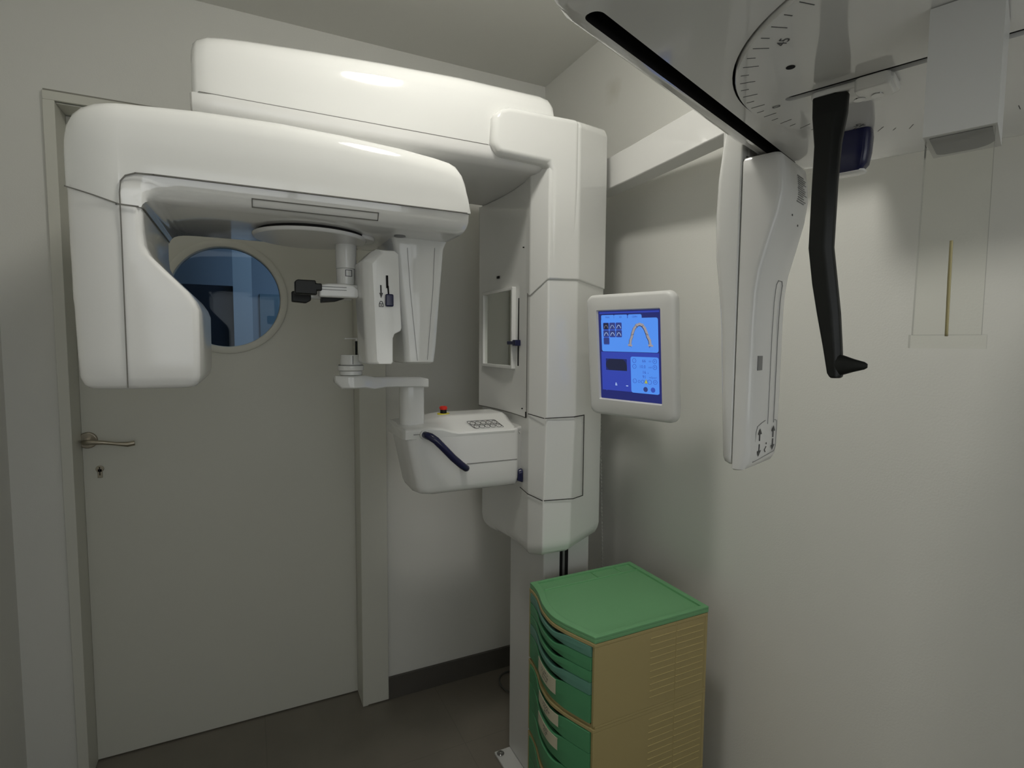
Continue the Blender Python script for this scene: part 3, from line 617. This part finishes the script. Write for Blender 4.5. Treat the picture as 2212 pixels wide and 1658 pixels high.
# ---- cephalometric beam and head
bx = MB().loft([[(x0, y, 1.792), (x0, y, 1.884), (x0+.058, y, 1.884), (x0+.058, y, 1.792)] for x0, y in ((-.130, -.36), (-.130, -.50), (-.128, -.60), (-.132, -.70), (-.145, -.90), (-.160, -1.10), (-.170, -1.35), (-.172, -1.72))])
beam = bx.build('cephalometric_beam', 'glossy', X, bevel=.004, lim=40)
cen = Vector((-.516, -1.687, 0)); an = radians(20); cu_ = Vector((cos(an), sin(an), 0)); cv_ = Vector((-sin(an), cos(an), 0))
def W(p): return cen+cu_*p[0]+cv_*p[1]+Vector((0, 0, p[2]))
def plan(g):
    base = [(-.308+.0, .215), (-.302, .238), (-.288, .252), (-.265, .2585), (-.10, .2600), (.10, .2625), (.24, .2600), (.285, .240), (.305, .205), (.312, .12), (.318, .04), (.330, -.02), (.335, -.12), (.32, -.21), (.28, -.25), (.20, -.262), (-.265, -.262), (-.295, -.25), (-.308, -.22)]
    out = []
    for u_, v_ in base:
        L = math.hypot(u_/.33, v_/.27); out.append((u_-math.copysign(min(abs(u_), g), u_)*min(1, abs(u_)/.29), v_-math.copysign(min(abs(v_), g), v_)*min(1, abs(v_)/.25)))
    return out
hz = [(1.6000, .022), (1.6015, .012), (1.6060, .0045), (1.6130, .001), (1.625, 0), (1.72, 0), (1.735, .004), (1.745, .012), (1.748, .03)]
house = MB().loft([[W((u_, v_, z)) for u_, v_ in plan(g)] for z, g in hz]).build('cephalostat_housing', 'glossy', X, lim=40)
# real openings: long slot, dial gap, nasion slot
def cutter(name, mb):
    o = mb.build(name, 'dark', X, smooth=False); return o
cut = MB()
cut.prism(rrect(-.262, .30, .2215, .2385, .0084, 6), 'Z', 1.58, 1.63, T=W)
cut.prism([(.205*cos(2*pi*i/96), .205*sin(2*pi*i/96)) for i in range(96)], 'Z', 1.58, 1.636, T=W)
co_ = cut.build('cutter', 'dark', None, smooth=False)
bo = house.modifiers.new('cut', 'BOOLEAN'); bo.operation = 'DIFFERENCE'; bo.object = co_; bo.solver = 'EXACT'; bo.material_mode = 'TRANSFER' if hasattr(bo, 'material_mode') else 'INDEX'
house.data.materials.append(M['dark'])
dg = bpy.context.evaluated_depsgraph_get(); me2 = bpy.data.meshes.new_from_object(house.evaluated_get(dg)); house.modifiers.clear(); house.data = me2; me2.name = 'cephalostat_housing'
bpy.data.objects.remove(co_)
MB().box(-.300, .295, .205, .250, 1.629, 1.6292, T=W).build('slot_floor', 'dark', house, smooth=False)
# dial: disc proud of the housing, with a slot cut by building it in two halves
n = 96; R = .2025
def dial():
    mb = MB(); sl = rrect(-.006, .006, -.16, .165, .0058, 6); m_ = len(sl)
    # annulus-like fill between slot outline and circle
    out = []
    for x, y in sl:
        a_ = math.atan2(y, x*6 if abs(y) < .15 else x*3); out.append((R*cos(a_), R*sin(a_)))
    import itertools
    k = 96; outer = [(R*cos(2*pi*i/k), R*sin(2*pi*i/k)) for i in range(k)]
    def slp(a_):
        x, y = cos(a_), sin(a_); h = .162*y*1.0
        yy_ = max(-.159, min(.164, .1625*sin(a_)*1.02)); e = (.164-yy_) if yy_ > 0 else (yy_+.159)
        hw = .006 if e > .006 else math.sqrt(max(0, .006**2-(.006-e)**2))
        return (hw*(1 if x >= 0 else -1), yy_)
    inner = [slp(2*pi*(i+.5)/k) for i in range(k)]
    outer = [(R*cos(2*pi*(i+.5)/k), R*sin(2*pi*(i+.5)/k)) for i in range(k)]
    zt, zb = 1.6340, 1.5965
    rg = lambda pts, z: [W((x, y, z)) for x, y in pts]
    o2 = [(x*.994, y*.994) for x, y in outer]
    mb.loft([rg(inner, zt), rg(inner, zb), rg(o2, zb), rg(outer, zb+.0015), rg(outer, zt), rg(inner, zt)], cap=False)
    return mb
dl = dial().build('rotating_dial', 'glossy', house, lim=40)
MB().prism(rrect(-.012, .012, -.170, .172, .01, 4), 'Z', 1.6004, 1.6020, T=W).build('dial_backing', 'dark', house, smooth=False)
tk = MB()
Zd = 1.5963
def DW(u_, v_): return W((u_, v_, Zd))
for i in range(0, 56):
    a_ = radians(-4.6+i*4.8)
    r1 = .1975; r0 = .1905 if i % 2 else .184
    p0 = DW(r0*cos(a_), r0*sin(a_)); p1 = DW(r1*cos(a_), r1*sin(a_))
    strip([p0, p1], (0, 0, -1), .0006, .0001, mb=tk)
for deg_, s_ in ((133, '45'), (87, '0'), (43.5, '45')):
    a_ = radians(deg_); rr_ = Vector((cos(a_), sin(a_), 0)); ra = cu_*cos(a_)+cv_*sin(a_)
    ta_ = Vector((0, 0, -1)).cross(ra)
    text_mesh(s_, .0125, DW(.176*cos(a_), .176*sin(a_)), -ta_, -ra if False else ra, tk)
tk.build('dial_scale', 'print', dl, smooth=False)
MB().cyl(DW(-.070, .138)-Vector((0, 0, .0002)), DW(-.070, .138)+Vector((0, 0, .0002)), .004, n=20).build('screw_hole', 'dark', dl)
# nasion slider block on the slot
sl = MB().prism(rrect(-.002, .040, .068, .140, .006, 4), 'Z', 1.5890, 1.5960, T=W).prism(rrect(-.006, .028, .070, .100, .005, 4), 'Z', 1.5835, 1.5962, T=W)
slo = sl.build('nasion_slider', 'glossy', X, bevel=.002)
tk = MB()
for v_ in (.095, .080): tk.cyl(W((.017, v_+.004, 1.5837)), W((.017, v_+.004, 1.5827)), .0052, n=20)
tk.build('screw', 'chrome', slo)
# black nasion arm, bending in the slot's plane
np_ = [(.121, 1.5885, .0155), (.121, 1.569, .0150), (.1215, 1.540, .0115), (.1225, 1.50, .0110), (.1230, 1.437, .0108), (.1180, 1.400, .0108), (.1130, 1.369, .0100), (.1080, 1.335, .0080), (.1045, 1.308, .0065), (.1035, 1.303, .0045)]
na = MB().loft([[W((.001+su*hu, v_+sv*hw, z)) for su, sv, hu in ((-1, 1, .007), (-1, -.35, .007), (-.2, -1, .007), (1, -1, .007), (1, 1, .007))] for v_, z, hw in np_])
nao = na.build('nasion_arm', 'black', X, bevel=.002, lim=30)
nb = [(.108, .0115), (.100, .0110), (.088, .0065), (.079, .0038), (.0765, .002)]
MB().loft([[W((-.0+.006*cos(2*pi*i/16)*hw/.0115, v_, 1.3165+hw*sin(2*pi*i/16))) for i in range(16)] for v_, hw in nb]).build('nasion_tip', 'black', nao, lim=50)
# blue grip below the far edge of the dial
bk = MB().loft([[W((.150+p[0]*k, .134+p[1]*k, z)) for p in rrect(-.014, .014, -.022, .024, .008, 4)] for z, k in ((1.5960, .96), (1.588, 1.0), (1.570, .96), (1.556, .86), (1.549, .6))])
bko = bk.build('blue_grip', 'navy', X, lim=45)
MB().loft([[W((.153+p[0]*k, .134+p[1]*k, z)) for p in rrect(-.016, .016, -.023, .025, .008, 4)] for z, k in ((1.5500, .70), (1.5480, .66), (1.5472, .55))]).build('grip_base', 'white', bko, lim=45)
# ear-post holder with clear plates
eb = MB()
eb.prism(rrect(-.0135, .031, 1.4995, 1.5955, .0015, 2), 'X', 0, 0) if False else None
eb.box(-.092, -.028, -.0130, .0310, 1.4992, 1.5955, T=W)
ebo = eb.build('ear_post_holder', 'holder', X, smooth=False)
MB().prism(rrect(-.086, -.036, -.0100, .0275, [.006, .001, .001, .016], 5), 'Z', 1.4986, 1.4991, T=W).build('holder_recess', 'greyb', ebo, smooth=False)
def plate(u_, flip=1):
    mb = MB()
    z0, z1 = 1.345, 1.5105
    T = lambda p: W((p[0], p[1]*flip, p[2]))
    a0, a1, b0, b1 = -.0115, .0295, -.012, .031
    lo_u, hi_u = u_, u_+.009
    # broad faces clear, narrow edges frosted
    q = [(lo_u, b0, z0), (lo_u, b1, z0), (lo_u, a1, z1), (lo_u, a0, z1), (hi_u, b0, z0), (hi_u, b1, z0), (hi_u, a1, z1), (hi_u, a0, z1)]
    q = [T(Vector(p)) for p in q]
    mb.add(q, [(0, 1, 2, 3), (7, 6, 5, 4)], 0); mb.add(q, [(0, 4, 5, 1), (1, 5, 6, 2), (2, 6, 7, 3), (3, 7, 4, 0)], 1)
    o = mb.build('ear_post_plate', ['acrylic', 'acredge'], X, smooth=False)
    return o
pl1 = plate(-.0885)
ft = MB()
q = [W(Vector(p)) for p in [(u_, v_, z) for z in (1.3345, 1.3450) for v_ in (-.0155, .032) for u_ in (-.094, -.0835)]]
ft.add(q, [(0, 2, 3, 1), (4, 5, 7, 6)], 1); ft.add(q, [(0, 1, 5, 4), (2, 6, 7, 3), (0, 4, 6, 2), (1, 3, 7, 5)], 0)
ft.build('ear_post_foot', ['acrylic', 'acredge'], pl1, smooth=False)
MB().tube([W((-.0865, .0095, 1.418)), W((-.0865, .0093, 1.39)), W((-.0865, .0088, 1.344))], [.0011, .0012, .0011], 10).build('centre_rod', 'rod', pl1)
# right-hand partner of the ear holder, just outside the picture
eb2 = MB().box(.030, .090, -.013, .031, 1.499, 1.5955, T=W)
# sensor column under the housing's end
fv = [(1.588, .211, .250), (1.570, .208, .250), (1.545, .2065, .252), (1.515, .2115, .256), (1.48, .2215, .260), (1.44, .2325, .262), (1.41, .2365, .263), (1.37, .238, .264), (1.26, .2385, .265), (1.185, .239, .262), (1.170, .241, .261), (1.160, .246, .260)]
def scs(z, v0, ur, g=0): return [W((p[0], p[1], z)) for p in rrect(.1405+g, ur-g, v0+g*.5, .262, [.002, .002, .009, .009], 4)]
scf = MB().loft([scs(1.5935, .214, .249, .004)]+[scs(z, v0, ur) for z, v0, ur in fv]+[scs(1.157, .249, .2555, .006)])
scol = scf.build('sensor_column', 'lower', X, lim=40)
bb = [(1.69, .285, .1435), (1.633, .292, .142), (1.57, .298, .139), (1.52, .2995, .1385), (1.46, .297, .1385), (1.40, .290, .139), (1.366, .287, .1395), (1.26, .282, .140), (1.175, .278, .141), (1.168, .276, .143), (1.165, .272, .146)]
bcs = MB().loft([[W((p[0], p[1], z)) for p in rrect(ul, .262, .2634, v1, [.010, .010, .002, .002], 4)] for z, v1, ul in bb])
bcol = bcs.build('column_back_shell', 'white', X, lim=40)
MB().prism(rrect(.155, .25, .262, .2638, .0005, 1), 'Z', 1.18, 1.60, T=W).build('shell_gap', 'seam', scol, smooth=False)
# control panel, window and printing on its dark face
def FW(u_, z, o=.0006):
    zz = [f[0] for f in fv]; v_ = None
    for (za, va, _), (zb, vb, _) in zip(fv, fv[1:]):
        if zb <= z <= za: v_ = va+(vb-va)*(za-z)/(za-zb)
    if v_ is None: v_ = fv[-1][1] if z < 1.2 else fv[0][1]
    return W((u_, v_-o, z))
sm = MB(); nv = -cv_
zs = [1.425, 1.418, 1.40, 1.35, 1.30, 1.25, 1.22]
strip([FW(.236, z) for z in zs], nv, .0012, .0003, mb=sm); strip([FW(.236, 1.425), FW(.231, 1.431), FW(.216, 1.431), FW(.211, 1.425)], nv, .0011, .0003, mb=sm); strip([FW(.211, z) for z in zs], nv, .0006, .0003, mb=sm)
bxp = [(.165, 1.168), (.165, 1.212), (.170, 1.220), (.185, 1.2235), (.2, 1.226)]
strip([FW(u_, z) for u_, z in bxp], nv, .0009, .0003, mb=sm)
strip([FW(.242, 1.2235), (FW(.249, 1.222)), FW(.2505, 1.214), FW(.2505, 1.180), FW(.247, 1.174), FW(.165, 1.168)], nv, .0009, .0003, mb=sm)
sm.build('panel_outline', 'print2', scol, smooth=False)
sm = MB()
def arrow(u_, z, s_, L=.014):
    strip([FW(u_, z-s_*L*.5), FW(u_, z+s_*L*.2)], nv, .0030, .0003, mb=sm)
    sm.add([FW(u_-.0075, z+s_*L*.1, .001), FW(u_+.0075, z+s_*L*.1, .001), FW(u_, z+s_*L*.75, .001)], [(0, 1, 2)])
for a3 in ((.180, 1.206, 1), (.180, 1.185, -1), (.236, 1.205, 1), (.236, 1.187, -1)):
    arrow(*a3); sm.build('arrow_marking', 'print', scol, smooth=False); sm = MB()
strip([FW(.208, 1.186), FW(.203, 1.182), FW(.208, 1.178)], nv, .0012, .0003, mb=sm)
sm.build('key_marking', 'print', scol, smooth=False)
for z, u_ in ((1.517, .190), (1.508, .223), (1.191, .208)): MB().cyl(FW(u_, z), FW(u_, z, .001), .0015, n=10).build('pin_hole', 'print', scol, smooth=False)
MB().prism([(.152, 1.302), (.152, 1.3205), (.170, 1.3205), (.170, 1.302)], 'Y', 0, 0).add([], []) if False else None
wn_ = MB().add([FW(.1585, 1.301, .0012), FW(.1755, 1.301, .0012), FW(.1755, 1.3215, .0012), FW(.1585, 1.3215, .0012), FW(.1585, 1.301, -.001), FW(.1755, 1.301, -.001), FW(.1755, 1.3215, -.001), FW(.1585, 1.3215, -.001)], [(0, 1, 2, 3), (0, 4, 5, 1), (1, 5, 6, 2), (2, 6, 7, 3), (3, 7, 4, 0)])
wn_.build('indicator_window', 'greyb', scol, smooth=False)
sm = MB()
for k in range(13):
    z = 1.572-k*.0029; e = .0; u0 = .196+.001*(k % 3); u1 = u0+(.026, .034, .030, .036, .022)[k % 5]
    u = u0
    while u < u1:
        L = .002+.004*random.random(); strip([FW(u, z, .0008), FW(min(u+L, u1), z, .0008)], nv, .0011, .0002, mb=sm); u += L+.0012
sm.build('rating_print', 'print2', scol, smooth=False)
# hanger block between beam and housing
MB().box(-.23, -.10, -1.60, -1.28, 1.745, 1.793).build('beam_mount', 'glossy', X, bevel=.004)
MB().prism(rrect(.16, .25, .262, .30, .004, 2), 'Z', 1.60, 1.70, T=W).build('column_mount', 'lower', X, smooth=False)

# ------------------------------------------------------------ drawer tower
YN, YF, XB = -1.007, -.704, -.098
BT = [(-.1, 0), (0, 0), (.06, .17), (.16, .48), (.29, .83), (.42, 1), (.61, .78), (.79, .28), (.91, .05), (1, 0), (1.1, 0)]
def bulge(y, amp=.036):
    t = min(1, max(0, (y-YN)/(YF-YN)))
    for k in range(1, len(BT)-2):
        if t <= BT[k+1][0]: break
    (t0, a0), (t1, a1), (t2, a2), (t3, a3) = BT[k-1:k+3]
    u_ = (t-t1)/(t2-t1); m1 = (a2-a0)/(t2-t0)*(t2-t1); m2 = (a3-a1)/(t3-t1)*(t2-t1)
    h = (2*u_**3-3*u_**2+1)*a1+(u_**3-2*u_**2+u_)*m1+(-2*u_**3+3*u_**2)*a2+(u_**3-u_**2)*m2
    return -.432-amp*h
NY = 29
Ys = [YN+(YF-YN)*i/(NY-1) for i in range(NY)]
def front_outline(g=0, amp=.036, y0=YN, y1=YF, xb=XB):
    ys_ = [y0+(y1-y0)*i/(NY-1) for i in range(NY)]
    return [(bulge(y, amp)+g, y) for y in ys_]+[(xb, y1), (xb, y0)]
def drawer_unit(label, z0, z1, fronts, lid=False):
    t = thing('drawer_unit', (-.26, -.855, z0), label, 'drawer unit', 'stacked drawer units')
    b_ = MB()
    b_.prism(front_outline(.0), 'Z', z1-.008, z1)                      # top rim
    b_.prism(front_outline(.006), 'Z', z0, z0+.006)                    # sill
    b_.box(-.4315, XB-.0085, YN+.0002, YN+.008, z0+.0062, z1-.0082).box(-.4315, XB-.0085, YF-.008, YF-.0002, z0+.0062, z1-.0082).box(XB-.0083, XB-.0002, YN+.0002, YF-.0002, z0+.0062, z1-.0082)
    nr = 10
    for i in range(nr):
        z = z1-.024-i*.0166*(z1-z0)/.205
        if z < z0+.012: break
        b_.box(-.276, -.2005, YN-.0011, YN+.001, z-.0012, z+.0012); b_.box(-.197, -.112, YN-.0011, YN+.001, z-.0012, z+.0012)
    b_.box(-.1995, -.1985, YN-.0006, YN+.001, z0+.001, z1-.001)
    body = b_.build('body', 'beige', t, bevel=.0006, seg=1, lim=50)
    MB().box(-.405, XB-.01, YN+.009, YF-.009, z0+.007, z1-.009).build('inner_case', 'inside', t, smooth=False)
    for (a, c, mt, lab) in fronts:
        d = MB(); outr = []; inr = []; n_y = 33
        ys_ = [YN+.0095+(YF-YN-.019)*i/(n_y-1) for i in range(n_y)]
        top_ = []; bot_ = []
        tk_ = c-a
        for y in ys_:
            s_ = (y-YN)/(YF-YN); w_ = max(0, min(1, (s_-.22)/.16))*max(0, min(1, (.86-s_)/.16)); w_ = w_*w_*(3-2*w_)
            top_.append((bulge(y)-.001, y, c-.0015-.0095*w_*min(1, tk_/.028))); bot_.append((bulge(y)-.001+.003*w_, y, a+.001))
        lip = [(x+.004, y, z+.0012) for x, y, z in top_]; bk_ = [(x+.012, y, z-.002) for x, y, z in top_]; bb_ = [(x+.012, y, z) for x, y, z in bot_]
        md = [(x-.0005, y, a+(z-a)*.5) for x, y, z in top_]
        R_ = [bot_, md, top_, lip, bk_, bb_, bot_]
        for r0, r1 in zip(R_, R_[1:]):
            d.add(r0+r1, [(i, i+1, n_y+i+1, n_y+i) for i in range(n_y-1)])
        for e in (0, n_y-1): d.add([r[e] for r in R_[:-1]], [(0, 1, 2, 3, 4, 5)])
        dr = d.build('drawer', mt, t, lim=45)
        if lab:
            la, lb, lz0, lz1, lines = lab; sp = MB(); k_ = 12
            yy_ = [la+(lb-la)*i/k_ for i in range(k_+1)]
            P0 = [(bulge(y)-.0022, y, lz0) for y in yy_]; P1_ = [(bulge(y)-.0022, y, lz1) for y in yy_]
            P2 = [(x+.0012, y, z) for x, y, z in P0]; P3 = [(x+.0012, y, z) for x, y, z in P1_]
            for r0, r1 in ((P0, P1_), (P1_, P3), (P2, P0)): sp.add(r0+r1, [(i, i+1, k_+2+i, k_+1+i) for i in range(k_)])
            yc = (la+lb)/2
            for li, s_ in enumerate(lines):
                # little groups of pen strokes laid on the curved sticker
                n_ch = s_; y = yc+.5*n_ch*.0046; z = lz1-(lz1-lz0)*(li+1)/(len(lines)+1)
                for c_ in range(n_ch):
                    if random.random() < .12: y -= .0046; continue
                    for _ in range(2):
                        ya, yb = y-random.random()*.003, y-random.random()*.003-.0005; za, zb = z+random.uniform(-.0030, .0030), z+random.uniform(-.0030, .0030)
                        strip([(bulge(ya)-.0023, ya, za), (bulge(yb)-.0023, yb, zb)], (-1, 0, 0), .0009, .0002, mb=sp, mi=1)
                    y -= .0046
            sp.build('paper_label', ['paper', 'print'], dr, smooth=False)
    if lid:
        l_ = MB(); zt = z1+.0005
        l_.prism(front_outline(.002, xb=XB+.002), 'Z', zt, zt+.0095)
        # raised rim following the edge, and the pen-tray ridges at the back
        o_ = front_outline(.002, xb=XB+.002)
        yi = [YN+.012+(YF-YN-.020)*k/(NY-1) for k in range(NY)]
        i_ = [(bulge(y)+.020, y) for y in yi]+[(XB-.012, YF-.008), (XB-.012, YN+.012)]
        rg = lambda p, z: [(x, y, z) for x, y in p]
        l_.loft([rg(i_, zt+.0085), rg(o_, zt+.0085), rg(o_, zt+.015), rg(i_, zt+.015), rg(i_, zt+.0085)], cap=False)
        l_.box(-.412, XB-.008, -.7535, -.7500, zt+.008, zt+.0125).box(-.2415, -.2385, -.751, YF-.004, zt+.008, zt+.0125).box(-.1620, -.1590, -.751, YF-.004, zt+.008, zt+.0125)
        l_.build('lid', 'green', t, bevel=.002, seg=2, lim=40)
    return t
drawer_unit('green and beige plastic drawer unit with green tray lid, topmost of the tower', .490, .6855,
            [(.652, .6775, 'teal', None), (.621, .652, 'green2', None), (.594, .621, 'green2', None), (.565, .594, 'teal', None), (.500, .565, 'green2', (-.802, -.905, .520, .556, (9, 9, 7)))], lid=True)
drawer_unit('green and beige plastic drawer unit directly below the one with the tray lid', .287, .4898,
            [(.430, .480, 'green2', (-.812, -.915, .446, .474, (8, 9, 4))), (.362, .430, 'green2', (-.808, -.913, .388, .417, (7, 6, 3))), (.295, .362, 'green2', None)])
low = drawer_unit('lowest visible green and beige drawer unit, its front just entering at the bottom edge', .070, .2868,
            [(.222, .278, 'green2', None), (.150, .222, 'green2', None), (.078, .150, 'green2', None)])
MB().box(-.42, XB, YN+.003, YF-.006, .0005, .0695).build('plinth', 'beige', low, bevel=.003)

# ------------------------------------------------------------ small things
ch = MB()
zc = .62
for i in range(56):
    z = 1.18-i*.0125; y = -.428-(1.18-z)*.058; ch.loft([[(-.020+r*cos(2*pi*k/6), y+r*sin(2*pi*k/6), z+h) for k in range(6)] for r, h in ((.0010, .0046), (.0030, .0026), (.0030, -.0026), (.0010, -.0046))])
ch.tube([(-.020, -.428, 1.183), (-.020, -.428-.7*.058, .482)], .0009, 6)
tag(ch.build('bead_chain', 'chain'), 'thin pale bead chain hanging down the right wall behind the column', 'chain')
MB().box(-.022, -.0005, -.434, -.422, 1.176, 1.196).build('chain_holder', 'chain', bpy.data.objects['bead_chain'], smooth=False)
loop = [(-.180+.055*cos(a_), -.115+.075*sin(a_), .005) for a_ in [pi*.5+pi*i/14 for i in range(15)]]
tag(MB().tube([(-.12, -.045, .005)]+loop+[(-.12, -.20, .005)], .0030, 8).build('floor_cable', 'cable', lim=70), 'grey cable looping on the floor behind the post', 'cable')
